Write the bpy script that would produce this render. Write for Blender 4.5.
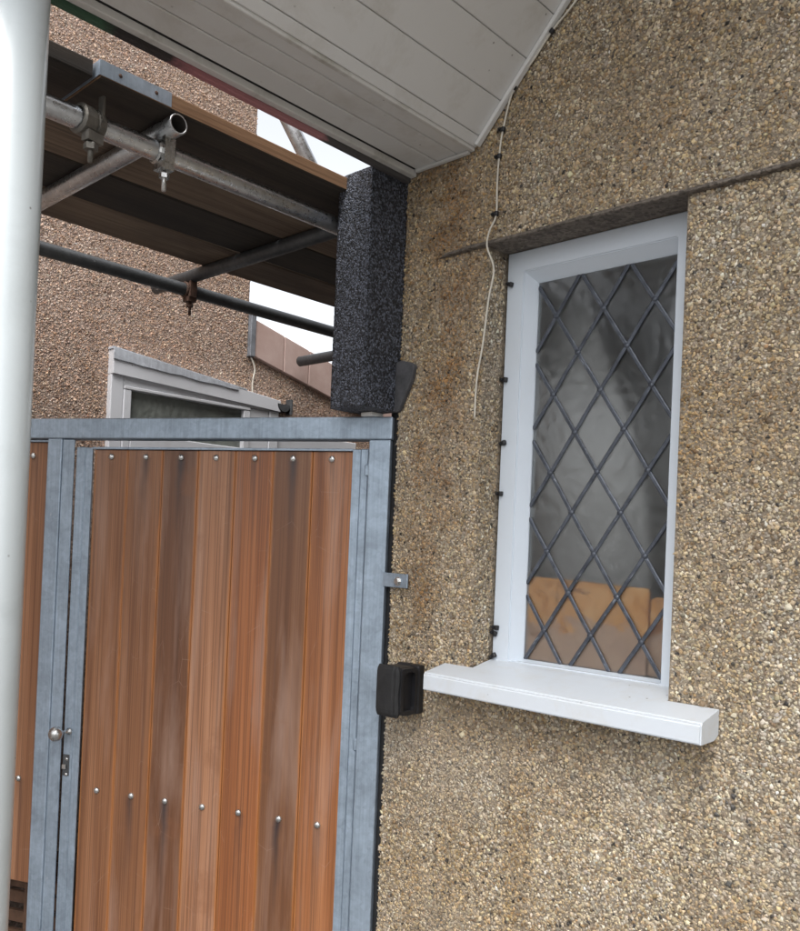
import bpy, bmesh, math, random
import numpy as np
from mathutils import Matrix, Vector, Euler

for o in list(bpy.data.objects):
    bpy.data.objects.remove(o)
scene = bpy.context.scene
col = scene.collection
R = math.radians
rng = random.Random(7)

# ------------------------------------------------------------------ camera
YAW, PITCH, ROLL, FPX, EYE = 0.747910, 0.0081944, 0.0423027, 835.365, 1.6
fwd = Vector((-math.sin(YAW)*math.cos(PITCH), math.cos(YAW)*math.cos(PITCH), math.sin(PITCH)))
r0 = Vector((math.cos(YAW), math.sin(YAW), 0)); u0 = r0.cross(fwd)
rt = r0*math.cos(ROLL) + u0*math.sin(ROLL)
up = u0*math.cos(ROLL) - r0*math.sin(ROLL)
cam_data = bpy.data.cameras.new('camera')
cam = bpy.data.objects.new('camera', cam_data)
col.objects.link(cam)
cam.matrix_world = Matrix(((rt.x, up.x, -fwd.x, 0), (rt.y, up.y, -fwd.y, 0), (rt.z, up.z, -fwd.z, EYE), (0, 0, 0, 1)))
cam_data.sensor_fit = 'HORIZONTAL'
cam_data.sensor_width = 36.0
cam_data.lens = FPX/800*36.0
cam_data.shift_y = 68/800            # the picture is the upper part of a taller frame
cam_data.clip_start = 0.02
cam_data.clip_end = 2000
scene.camera = cam

# ------------------------------------------------------------------ sky and sun (bright overcast)
SUN_EL, SUN_AZ = 60, 150             # azimuth clockwise from +y
world = bpy.data.worlds.new('World'); scene.world = world
world.use_nodes = True
wn = world.node_tree.nodes; wl = world.node_tree.links
bg = wn['Background']
sky = wn.new('ShaderNodeTexSky'); sky.sky_type = 'NISHITA'; sky.sun_disc = False
sky.sun_elevation = R(SUN_EL); sky.sun_rotation = R(SUN_AZ)
sky.air_density = 1.0; sky.dust_density = 4.0; sky.ozone_density = 1.0
hsv = wn.new('ShaderNodeHueSaturation'); hsv.inputs['Saturation'].default_value = 0.2
wl.new(sky.outputs[0], hsv.inputs['Color']); wl.new(hsv.outputs[0], bg.inputs['Color'])
bg.inputs['Strength'].default_value = 0.15
sd = bpy.data.lights.new('sun', 'SUN'); sd.energy = 0.8; sd.angle = R(40); sd.color = (1.0, 0.97, 0.93)
sun = bpy.data.objects.new('sun', sd); col.objects.link(sun)
sdir = Vector((math.sin(R(SUN_AZ))*math.cos(R(SUN_EL)), math.cos(R(SUN_AZ))*math.cos(R(SUN_EL)), math.sin(R(SUN_EL))))
sun.rotation_euler = sdir.to_track_quat('Z', 'Y').to_euler()
vs = scene.view_settings
vs.view_transform = 'Standard'; vs.look = 'None'; vs.gamma = 1; vs.use_curve_mapping = False
vs.exposure = 1.22

scene.cycles.max_bounces = 6; scene.cycles.diffuse_bounces = 4; scene.cycles.transparent_max_bounces = 8
# ------------------------------------------------------------------ material helpers
class NT:
    def __init__(s, name):
        s.m = bpy.data.materials.new(name); s.m.use_nodes = True
        s.t = s.m.node_tree; s.b = s.t.nodes['Principled BSDF']; s.out = s.t.nodes['Material Output']
    def n(s, typ, props=None, **inp):
        nd = s.t.nodes.new('ShaderNode'+typ)
        for k, v in (props or {}).items(): setattr(nd, k, v)
        for k, v in inp.items():
            key = k.replace('_', ' ')
            sock = nd.inputs[int(k[1:])] if k[0] == 'i' and k[1:].isdigit() else nd.inputs[key]
            s.put(sock, v)
        return nd
    def put(s, sock, v):
        if hasattr(v, 'is_output') or isinstance(v, bpy.types.NodeSocket): s.t.links.new(v, sock)
        elif isinstance(v, bpy.types.Node): s.t.links.new(v.outputs[0], sock)
        else:
            if isinstance(v, tuple) and len(v) == 3 and sock.type == 'RGBA': v = (*v, 1)
            sock.default_value = v
    def set(s, **kw):
        for k, v in kw.items(): s.put(s.b.inputs[k.replace('_', ' ')], v)
        return s
    def coord(s, which='Object', scale=(1, 1, 1), loc=(0, 0, 0)):
        tc = s.n('TexCoord')
        return s.n('Mapping', None, Vector=tc.outputs[which], Scale=scale, Location=loc).outputs[0]
    def rcoord(s, scale=(1, 1, 1)):      # object coordinates moved by a random amount per object
        tc = s.n('TexCoord'); oi = s.n('ObjectInfo')
        mul = s.n('Math', {'operation': 'MULTIPLY'}, i0=oi.outputs['Random'], i1=37.0)
        cmb = s.n('CombineXYZ', None, X=mul, Y=mul, Z=mul)
        add = s.n('VectorMath', {'operation': 'ADD'}, i0=tc.outputs['Object'], i1=cmb.outputs[0])
        return s.n('Mapping', None, Vector=add.outputs[0], Scale=scale).outputs[0]
    def noise(s, vec, scale, detail=4, rough=.55, dist=0):
        return s.n('TexNoise', None, Vector=vec, Scale=scale, Detail=detail, Roughness=rough, Distortion=dist).outputs[0]
    def vor(s, vec, scale, feature='F1', rnd=1.0):
        return s.n('TexVoronoi', {'feature': feature}, Vector=vec, Scale=scale, Randomness=rnd)
    def ramp(s, fac, *stops):
        nd = s.n('ValToRGB', None, Fac=fac); cr = nd.color_ramp
        while len(cr.elements) < len(stops): cr.elements.new(.5)
        for e, (p, c) in zip(cr.elements, stops):
            e.position = p; e.color = (c, c, c, 1) if not isinstance(c, tuple) else (*c, 1)
        return nd.outputs[0]
    def mix(s, fac, a, b, mode='MIX'):
        nd = s.n('Mix', {'data_type': 'RGBA', 'blend_type': mode})
        s.put(nd.inputs[0], fac); s.put(nd.inputs[6], a); s.put(nd.inputs[7], b)
        return nd.outputs[2]
    def math(s, op, a, b=0.0):
        return s.n('Math', {'operation': op}, i0=a, i1=b).outputs[0]
    def bump(s, h, strength=.5, dist=.005, normal=None):
        nd = s.n('Bump', None, Height=h, Strength=strength, Distance=dist)
        if normal is not None: s.put(nd.inputs['Normal'], normal)
        return nd.outputs[0]

MAT = {}
def simple(name, c, rough=.5, metal=0.0, var=.15, nscale=25, bump=.15, bdist=.002, spec=.5):
    k = NT(name); v = k.rcoord()
    n = k.noise(v, nscale, 5)
    dark = tuple(x*(1-var) for x in c); light = tuple(min(1, x*(1+var)) for x in c)
    k.set(Base_Color=k.ramp(n, (.3, dark), (.7, light)), Roughness=rough, Metallic=metal,
          Normal=k.bump(k.noise(v, nscale*6, 3), bump, bdist))
    k.b.inputs['Specular IOR Level'].default_value = spec
    MAT[name] = k.m
    return k.m

# pebbles of the pebble-dash: a colour of its own for each stone, weather staining over it
def pebble_mat(name, stain_a, stain_b, amount, band=None):
    k = NT(name); v = k.coord()
    at = k.n('Attribute', {'attribute_name': 'Col'})
    st = k.ramp(k.noise(v, 1.6, 5, .6, .4), (.40, 0.0), (.66, 1.0))
    st2 = k.ramp(k.noise(k.coord(scale=(7, 7, 1.1)), 1.0, 4), (.45, 0.0), (.70, 1.0))
    c = k.mix(k.math('MULTIPLY', st, amount), at.outputs['Color'], stain_a, 'MULTIPLY')
    c = k.mix(k.math('MULTIPLY', st2, amount), c, stain_b, 'MULTIPLY')
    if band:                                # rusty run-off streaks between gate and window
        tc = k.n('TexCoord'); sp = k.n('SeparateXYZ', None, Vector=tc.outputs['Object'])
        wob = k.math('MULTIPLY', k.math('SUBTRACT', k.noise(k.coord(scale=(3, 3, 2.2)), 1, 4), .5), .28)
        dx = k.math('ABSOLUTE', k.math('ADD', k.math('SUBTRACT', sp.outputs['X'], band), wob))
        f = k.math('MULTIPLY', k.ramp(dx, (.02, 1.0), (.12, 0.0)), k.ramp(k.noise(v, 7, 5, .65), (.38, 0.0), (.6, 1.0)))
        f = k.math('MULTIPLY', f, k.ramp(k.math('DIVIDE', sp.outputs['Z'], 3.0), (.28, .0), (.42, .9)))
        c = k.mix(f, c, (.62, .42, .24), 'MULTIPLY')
        pale_patch = k.ramp(k.noise(k.coord(loc=(3, 1, 7)), 2.1, 5, .6), (.5, 0.0), (.7, .45))  # paler grey patches, stronger towards the foot of the wall
        c = k.mix(k.math('MULTIPLY', pale_patch, k.ramp(sp.outputs['Z'], (.75, 1.0), (1.0, .2))), c, (.46, .44, .40))
    fine = k.noise(v, 420, 2)
    c = k.mix(.5, c, k.ramp(fine, (.3, .6), (.7, 1.05)), 'MULTIPLY')
    k.set(Base_Color=c, Roughness=.5, Normal=k.bump(fine, .3, .001))
    k.b.inputs['Specular IOR Level'].default_value = .4
    MAT[name] = k.m
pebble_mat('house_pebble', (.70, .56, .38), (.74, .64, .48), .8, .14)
pebble_mat('neighbour_pebble', (.82, .66, .55), (.8, .72, .62), .5)

def mortar_mat(name, a, b):
    k = NT(name); v = k.coord()
    n = k.noise(v, 3, 6, .65); f = k.noise(v, 260, 3, .7)
    c = k.ramp(n, (.3, a), (.7, b))
    c = k.mix(.6, c, k.ramp(f, (.3, .45), (.7, 1.0)), 'MULTIPLY')
    w = k.vor(v, 115)
    cell = k.n('RGBToBW', None, Color=w.outputs['Color']).outputs[0]
    c = k.mix(.75, c, k.ramp(cell, (.15, .45), (.5, 1.0), (.9, 1.5)), 'MULTIPLY')
    k.set(Base_Color=c, Roughness=.95, Normal=k.bump(k.math('ADD', f, w.outputs['Distance']), .8, .004))
    MAT[name] = k.m
mortar_mat('house_mortar', (.25, .20, .145), (.36, .30, .225))
mortar_mat('neighbour_mortar', (.40, .30, .245), (.50, .385, .325))
mortar_mat('drip_mortar', (.15, .125, .105), (.22, .19, .16))

# red cedar boards, iron stains run down from the two coach bolts
def cedar(name):
    k = NT(name)
    v = k.rcoord()
    oi = k.n('ObjectInfo'); tc = k.n('TexCoord'); sp = k.n('SeparateXYZ', None, Vector=tc.outputs['Object'])
    X, Z = sp.outputs['X'], sp.outputs['Z']
    g1 = k.noise(k.rcoord((20, 20, .5)), 1.0, 6, .6, .9)
    g2 = k.noise(k.rcoord((300, 300, .8)), 1.0, 2, .6)
    g3 = k.noise(k.rcoord((11, 11, 1.1)), 1.0, 5, .6, .3)
    g4 = k.noise(k.rcoord((5, 5, 4.5)), 1.0, 5, .62)
    c = k.ramp(g1, (.25, (.150, .066, .032)), (.5, (.275, .138, .074)), (.75, (.38, .215, .130)))
    c = k.mix(1.0, c, oi.outputs['Color'], 'MULTIPLY')
    c = k.mix(k.ramp(g2, (.47, 0.0), (.60, .62)), c, (.115, .048, .024))
    c = k.mix(k.ramp(g3, (.50, 0.0), (.72, .48)), c, (.42, .275, .21))           # silvery sheen painted in as pale patches
    c = k.mix(k.ramp(g4, (.60, 0.0), (.68, .42), (.8, .2)), c, (.22, .09, .04))        # tide marks, damp bands
    # raw orange wood on the board edges
    eg = k.math('ADD', k.math('ABSOLUTE', X), k.math('MULTIPLY', k.math('SUBTRACT', k.noise(k.rcoord((8, 8, 7)), 1, 4), .5), .012))
    c = k.mix(k.ramp(eg, (.0570, 0.0), (.0630, .85)), c, (.42, .165, .05))
    # scuffs
    sc = k.vor(k.rcoord((9, 9, 5)), 1.6, 'DISTANCE_TO_EDGE').outputs['Distance']
    msk = k.ramp(k.noise(v, 9, 4), (.56, 0.0), (.68, .5))
    c = k.mix(k.math('MULTIPLY', k.ramp(sc, (.0, .5), (.010, 0.0)), msk), c, (.50, .38, .31))
    wob = k.math('MULTIPLY', k.math('SUBTRACT', k.noise(k.rcoord((4, 4, 9)), 1, 3), .5), .03)
    ax = k.math('ABSOLUTE', k.math('ADD', X, wob))
    near = k.ramp(ax, (.0, 1.0), (.020, 0.0))
    for zb, ln in ((1.835, .26), (.750, .42)):
        d = k.math('DIVIDE', k.math('SUBTRACT', zb, Z), ln)
        run = k.ramp(d, (.0, 0.0), (.03, 1.0), (.35, .5), (1.0, 0.0))
        f = k.math('MULTIPLY', k.math('MULTIPLY', near, run), oi.outputs['Alpha'])
        c = k.mix(f, c, (.035, .026, .028))
    k.set(Base_Color=c, Roughness=k.ramp(g3, (.3, .28), (.7, .48)), Normal=k.bump(k.math('ADD', g2, k.math('MULTIPLY', g1, .6)), .35, .0015))
    MAT[name] = k.m
cedar('cedar')

def scaffold_wood(name, a, b, dark):
    k = NT(name)
    g1 = k.noise(k.rcoord((22, 1.2, 22)), 1.0, 6, .65, .5)
    g2 = k.noise(k.rcoord((150, 2.5, 150)), 1.0, 3, .7)
    g3 = k.noise(k.rcoord((4, 1.5, 4)), 1.0, 5, .6)
    c = k.ramp(g1, (.3, a), (.7, b))
    c = k.mix(k.ramp(g2, (.45, 0.0), (.65, .6)), c, dark)
    c = k.mix(k.ramp(g3, (.5, 0.0), (.72, .8)), c, dark)
    k.set(Base_Color=c, Roughness=.85, Normal=k.bump(g2, .5, .002))
    MAT[name] = k.m
scaffold_wood('scaffold_wood', (.12, .082, .056), (.21, .155, .11), (.055, .040, .03))
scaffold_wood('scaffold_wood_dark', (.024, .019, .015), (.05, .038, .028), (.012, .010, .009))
scaffold_wood('scaffold_wood_warm', (.19, .105, .055), (.30, .18, .10), (.12, .06, .03))

def galv(name, c, rough=.42, metal=.55):
    k = NT(name); v = k.rcoord()
    spv = k.n('RGBToBW', None, Color=k.vor(v, 75).outputs['Color']).outputs[0]
    n = k.noise(v, 9, 6, .7, .6); n2 = k.noise(v, 80, 4, .7)
    st = k.noise(k.rcoord((130, 130, 2.5)), 1.0, 3, .7)
    base = k.ramp(n, (.28, tuple(x*.76 for x in c)), (.72, tuple(x*1.2 for x in c)))
    base = k.mix(.22, base, k.ramp(spv, (.2, .62), (.8, 1.15)), 'MULTIPLY')
    base = k.mix(.3, base, k.ramp(st, (.35, .6), (.65, 1.15)), 'MULTIPLY')
    fl = k.math('MULTIPLY', k.ramp(k.noise(k.rcoord((60, 60, 16)), 1.0, 4, .7), (.66, 0.0), (.73, 1.0)), k.ramp(k.noise(v, 8, 3), (.48, 0.0), (.6, .55)))
    base = k.mix(fl, base, (.72, .75, .78))
    k.set(Base_Color=base, Metallic=metal, Roughness=k.ramp(n2, (.3, rough-.1), (.7, rough+.15)), Normal=k.bump(n2, .12, .002))
    MAT[name] = k.m
galv('galvanised', (.35, .425, .51))
galv('foil_tape', (.58, .61, .66), .45, .15)
galv('tube_steel', (.56, .575, .59), .30, .95)
galv('tube_dark', (.10, .105, .11), .5, .55)
galv('clamp_steel', (.20, .19, .17), .55, .7)
galv('bright_steel', (.62, .62, .61), .25, .95)
simple('shaded_bore', (.02, .015, .012), .9)  # near-black tube bore: the shade inside the hole put into the colour
simple('rusty', (.09, .05, .035), .8, .2, .4, 60)

# white paint: scuffs, grime
def white_paint(name, c, rough=.35, grime=.35, gcol=(.30, .28, .25), gscale=6, spots=True):
    k = NT(name); v = k.rcoord()
    n = k.noise(v, gscale, 6, .7, .4); f = k.noise(v, 45, 4, .7)
    base = k.mix(k.math('MULTIPLY', k.ramp(n, (.5, 0.0), (.78, 1.0)), grime), c, gcol)
    if spots:
        sp = k.vor(v, 34).outputs['Distance']
        pick = k.ramp(k.noise(v, 11, 2), (.57, 0.0), (.61, 1.0))
        base = k.mix(k.math('MULTIPLY', k.ramp(sp, (.05, .75), (.11, 0.0)), pick), base, (.10, .09, .08))
    k.set(Base_Color=base, Roughness=rough, Normal=k.bump(f, .12, .002))
    MAT[name] = k.m
white_paint('pvc_soffit', (.66, .655, .64), .4, .55, (.40, .365, .30), 5)
white_paint('pvc_trim', (.62, .61, .585), .4, .7, (.24, .22, .16), 9)
white_paint('window_white', (.64, .70, .77), .32, .12, (.55, .54, .5), 8, False)
white_paint('sill_white', (.62, .665, .715), .38, .5, (.55, .53, .48), 11)
white_paint('post_white', (.55, .60, .62), .24, .55, (.44, .48, .49), 7)
white_paint('upvc', (.62, .63, .66), .35, .4, (.42, .40, .38), 5)

# obscured (hammered) glass: thin sheet, mostly clear to look through, uneven in what it mirrors
def glass_mat(name, bump_s, tint, rough):
    k = NT(name); t = k.t
    tc = k.n('TexCoord')
    n1 = k.noise(k.coord('Object', (1, 1, 1)), 26, 3, .5, .5)
    w = k.vor(k.coord('Object', (1, 1, .8)), 42, 'SMOOTH_F1').outputs['Distance']
    h = k.math('ADD', k.math('MULTIPLY', n1, .22), k.math('MULTIPLY', w, .8))
    nb = k.bump(h, bump_s, .012)
    gl = k.n('BsdfGlossy', None, Color=(1, 1, 1), Roughness=rough, Normal=nb)
    tr0 = k.n('BsdfTransparent', None, Color=tint)
    rf = k.n('BsdfRefraction', None, Color=tint, Roughness=.32, IOR=1.12, Normal=nb)
    tr = k.n('MixShader', None, i0=.35, i1=tr0.outputs[0], i2=rf.outputs[0])
    fr = k.n('Fresnel', None, IOR=1.62, Normal=nb)
    mx = k.n('MixShader', None, i0=fr.outputs[0], i1=tr.outputs[0], i2=gl.outputs[0])
    t.links.new(mx.outputs[0], k.out.inputs['Surface'])
    MAT[name] = k.m
glass_mat('obscured_glass', .10, (.93, .94, .94), .20)
k = NT('rippled_glass'); v = k.rcoord()
rip = k.vor(k.coord('Object', (1, 1, .8)), 55, 'SMOOTH_F1').outputs['Distance']
k.set(Base_Color=k.ramp(k.noise(v, 6, 3), (.3, (.10, .108, .10)), (.7, (.22, .235, .215))), Roughness=.12, Normal=k.bump(rip, .45, .010)); MAT['rippled_glass'] = k.m

k = NT('lead'); v = k.rcoord()
c = k.ramp(k.noise(v, 22, 5, .7), (.3, (.05, .056, .07)), (.7, (.13, .145, .175)))
c = k.mix(k.ramp(k.noise(k.rcoord((150, 150, 38)), 1.0, 4, .7), (.60, 0.0), (.70, .6)), c, (.40, .43, .48))
k.set(Base_Color=c, Metallic=.55, Roughness=.42, Normal=k.bump(k.noise(v, 120, 3), .3, .001)); MAT['lead'] = k.m
simple('black_plastic', (.012, .012, .014), .45, 0, .3, 30, .2)
simple('black_rubber', (.014, .014, .015), .8, 0, .3, 40, .3)
simple('cable_white', (.62, .58, .50), .5, 0, .12, 30)
simple('grey_felt', (.07, .07, .075), .9, 0, .35, 30, .6)
simple('lead_sheet', (.20, .21, .23), .6, .3, .3, 20)
simple('ground_concrete', (.15, .147, .142), .95, 0, .2, 3, .4, .004)
simple('curtain_cloth', (.82, .81, .80), .9, 0, .1, 12)
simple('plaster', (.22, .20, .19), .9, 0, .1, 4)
simple('roof_tile', (.12, .085, .07), .9, 0, .3, 12)
simple('dark_red', (.10, .02, .018), .5, 0, .5, 30)
simple('white_packer', (.8, .8, .78), .5)
simple('gutter_grey', (.07, .075, .08), .5, 0, .3, 20)
simple('crate_wood', (.10, .052, .03), .8, 0, .4, 20, .5)
simple('hedge_leaf', (.045, .075, .028), .7, 0, .5, 6)

# charcoal beaded foam
k = NT('foam'); v = k.coord()
vo = k.vor(v, 215); vd = vo.outputs['Distance']
bw = k.n('RGBToBW', None, Color=vo.outputs['Color']).outputs[0]
c = k.ramp(bw, (.25, (.010, .011, .014)), (.5, (.036, .040, .052)), (.82, (.15, .168, .215)))
k.set(Base_Color=c, Roughness=.5, Normal=k.bump(k.math('ADD', k.math('SUBTRACT', 1.0, vd), k.noise(v, 90, 3)), 1.0, .006)); MAT['foam'] = k.m

# concrete coping slabs, pink
k = NT('pink_coping'); v = k.rcoord(); n = k.noise(v, 9, 6, .65)
k.set(Base_Color=k.ramp(n, (.3, (.43, .30, .26)), (.7, (.52, .39, .35))), Roughness=.9, Normal=k.bump(k.noise(v, 120, 3), .3, .002)); MAT['pink_coping'] = k.m

# stained lower lip of the fascia: green growth, black dirt, faded pink paint, each with its own stretch
k = NT('stained_lip'); tc = k.n('TexCoord'); sp = k.n('SeparateXYZ', None, Vector=tc.outputs['Object'])
wv = k.math('ADD', sp.outputs['Y'], k.math('MULTIPLY', k.math('SUBTRACT', k.noise(k.coord(), 11, 4), .5), .22))
c = k.ramp(k.math('ADD', wv, -.45), (0.0, (.035, .075, .05)), (.34, (.045, .10, .06)), (.40, (.03, .026, .024)), (.52, (.04, .03, .03)), (.56, (.36, .15, .16)), (.98, (.40, .19, .20)), (1.04, (.08, .075, .075)))
k.set(Base_Color=c, Roughness=.8); MAT['stained_lip'] = k.m

# tan board behind the window: water-stained, cracked
k = NT('tan_board'); v = k.rcoord(); n = k.noise(v, 15, 6, .65, .6)
c = k.ramp(n, (.30, (.36, .13, .035)), (.48, (.74, .35, .10)), (.70, (.84, .50, .22)))
tc = k.n('TexCoord'); spz = k.n('SeparateXYZ', None, Vector=tc.outputs['Object']).outputs['Z']
low = k.math('ADD', k.ramp(spz, (0.0, .75), (.19, 0.0)), k.math('MULTIPLY', k.noise(v, 11, 6, .7), 1.2))
c = k.mix(k.ramp(low, (.92, 0.0), (1.15, .75)), c, (.52, .38, .31))
c = k.mix(k.ramp(k.noise(k.rcoord((5, 5, 14)), 1.6, 6, .7), (.60, 0.0), (.66, .7)), c, (.20, .075, .025))
k.set(Base_Color=c, Roughness=.6, Normal=k.bump(n, .3, .004)); MAT['tan_board'] = k.m

# ------------------------------------------------------------------ object helpers
WM = {}
def empty(name, loc, rz=0.0):
    o = bpy.data.objects.new(name, None); col.objects.link(o)
    o.empty_display_size = .1
    WM[o] = Matrix.Translation(loc) @ Matrix.Rotation(rz, 4, 'Z')
    o.matrix_basis = WM[o]
    return o
def tag(o, label=None, cat=None, group=None, kind=None):
    if label: o['label'] = label
    if cat: o['category'] = cat
    if group: o['group'] = group
    if kind: o['kind'] = kind
    return o
def place(o, parent, mw):
    WM[o] = mw
    if parent is not None:
        o.parent = parent
        o.matrix_basis = WM[parent].inverted() @ mw
    else:
        o.matrix_basis = mw
def mk(name, data, mat, parent=None, mw=None, smooth=False):
    if isinstance(data, bmesh.types.BMesh):
        me = bpy.data.meshes.new(name); data.to_mesh(me); data.free()
        if smooth:
            for p in me.polygons: p.use_smooth = True
    else:
        me = data
    o = bpy.data.objects.new(name, me); col.objects.link(o)
    if mat and not me.materials: me.materials.append(MAT[mat] if isinstance(mat, str) else mat)
    place(o, parent, mw if mw is not None else Matrix.Identity(4))
    return o
def T(x, y, z): return Matrix.Translation((x, y, z))
def box_bm(bm, x0, x1, y0, y1, z0, z1):
    vs = [bm.verts.new(p) for p in ((x0,y0,z0),(x1,y0,z0),(x1,y1,z0),(x0,y1,z0),(x0,y0,z1),(x1,y0,z1),(x1,y1,z1),(x0,y1,z1))]
    for f in ((3,2,1,0),(4,5,6,7),(0,1,5,4),(1,2,6,5),(2,3,7,6),(3,0,4,7)): bm.faces.new([vs[i] for i in f])
    return vs
def box(x0, x1, y0, y1, z0, z1, bev=0.0, seg=1):
    bm = bmesh.new(); box_bm(bm, x0, x1, y0, y1, z0, z1)
    if bev: bmesh.ops.bevel(bm, geom=bm.edges[:], offset=bev, segments=seg, affect='EDGES', profile=.5)
    return bm
def boxo(name, b, mat, parent=None, bev=.0015, frame=None, seg=1):
    """box given by world (or frame) bounds; object origin at the box's base centre"""
    x0, x1, y0, y1, z0, z1 = b
    cx, cy = (x0+x1)/2, (y0+y1)/2
    bm = box(x0-cx, x1-cx, y0-cy, y1-cy, 0, z1-z0, bev, seg)
    mw = (frame if frame is not None else Matrix.Identity(4)) @ T(cx, cy, z0)
    return mk(name, bm, mat, parent, mw)
def prism(pts, axis, a0, a1, bev=0.0):
    """closed outline pts (2-D) extruded along axis between a0 and a1"""
    bm = bmesh.new()
    def p3(p, a): return {'x': (a, p[0], p[1]), 'y': (p[0], a, p[1]), 'z': (p[0], p[1], a)}[axis]
    A = [bm.verts.new(p3(p, a0)) for p in pts]; B = [bm.verts.new(p3(p, a1)) for p in pts]
    n = len(pts)
    bm.faces.new(A); bm.faces.new(B[::-1])
    for i in range(n): bm.faces.new((A[i], B[i], B[(i+1) % n], A[(i+1) % n]))
    bmesh.ops.recalc_face_normals(bm, faces=bm.faces[:])
    if bev: bmesh.ops.bevel(bm, geom=bm.edges[:], offset=bev, segments=1, affect='EDGES', profile=.5)
    return bm
def align(p0, p1):
    d = Vector(p1)-Vector(p0)
    return Matrix.Translation(p0) @ d.to_track_quat('Z', 'X').to_matrix().to_4x4(), d.length
def lathe(bm, prof, seg=20, close=False):
    """prof: list of (radius, z)"""
    rings = []
    for r, z in prof:
        if r < 1e-6: rings.append([bm.verts.new((0, 0, z))])
        else: rings.append([bm.verts.new((r*math.cos(2*math.pi*i/seg), r*math.sin(2*math.pi*i/seg), z)) for i in range(seg)])
    pairs = list(zip(rings, rings[1:]))
    if close: pairs.append((rings[-1], rings[0]))
    for a, b in pairs:
        for i in range(seg):
            j = (i+1) % seg
            q = [a[0], b[j], b[i]] if len(a) == 1 else ([a[i], a[j], b[0]] if len(b) == 1 else [a[i], a[j], b[j], b[i]])
            bm.faces.new(q)
    return bm
def tube(name, p0, p1, mat, parent, r=.02415, wall=.004, seg=28):
    mw, L = align(p0, p1)
    bm = bmesh.new()
    e = .0012
    lathe(bm, [(r-e, 0), (r, e), (r, L-e), (r-e, L), (r-wall, L), (r-wall, 0)], seg, True)
    bmesh.ops.recalc_face_normals(bm, faces=bm.faces[:])
    bm.faces.ensure_lookup_table()
    for f in bm.faces:
        if all(math.hypot(v.co.x, v.co.y) < r-wall+1e-5 for v in f.verts): f.material_index = 1
    o = mk(name, bm, mat, parent, mw, True)
    o.data.materials.append(MAT['shaded_bore'])
    return o
def dome_head(name, mat, parent, mw, r=.0105, h=.007):
    bm = lathe(bmesh.new(), [(r, 0), (r, .0008), (r*.9, h*.5), (r*.6, h*.85), (0, h)], 14)
    return mk(name, bm, mat, parent, mw, True)
def hexo(name, mat, parent, mw, r=.009, h=.007):
    bm = lathe(bmesh.new(), [(0, 0), (r, 0), (r, h*.8), (r*.85, h), (0, h)], 6)
    return mk(name, bm, mat, parent, mw)
def sweep(name, pts, r, mat, parent=None, seg=8, origin=None):
    """round cord along points (Catmull-Rom)"""
    P = [Vector(p) for p in pts]; out = []
    for i in range(len(P)-1):
        a, b, c, d = P[max(i-1, 0)], P[i], P[i+1], P[min(i+2, len(P)-1)]
        for s in range(6):
            t = s/6
            out.append(.5*((2*b)+(c-a)*t+(2*a-5*b+4*c-d)*t*t+(3*b-a-3*c+d)*t**3))
    out.append(P[-1])
    o0 = Vector(origin) if origin else P[-1]
    bm = bmesh.new(); rings = []
    for i, p in enumerate(out):
        d = (out[min(i+1, len(out)-1)]-out[max(i-1, 0)]).normalized()
        n1 = d.cross(Vector((0, 1, 0))).normalized(); n2 = d.cross(n1)
        rings.append([bm.verts.new(p-o0+(n1*math.cos(2*math.pi*k/seg)+n2*math.sin(2*math.pi*k/seg))*r) for k in range(seg)])
    for a, b in zip(rings, rings[1:]):
        for i in range(seg): bm.faces.new((a[i], a[(i+1) % seg], b[(i+1) % seg], b[i]))
    bm.faces.new(rings[0][::-1]); bm.faces.new(rings[-1])
    bmesh.ops.recalc_face_normals(bm, faces=bm.faces[:])
    return mk(name, bm, mat, parent, Matrix.Translation(o0), True)

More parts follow.
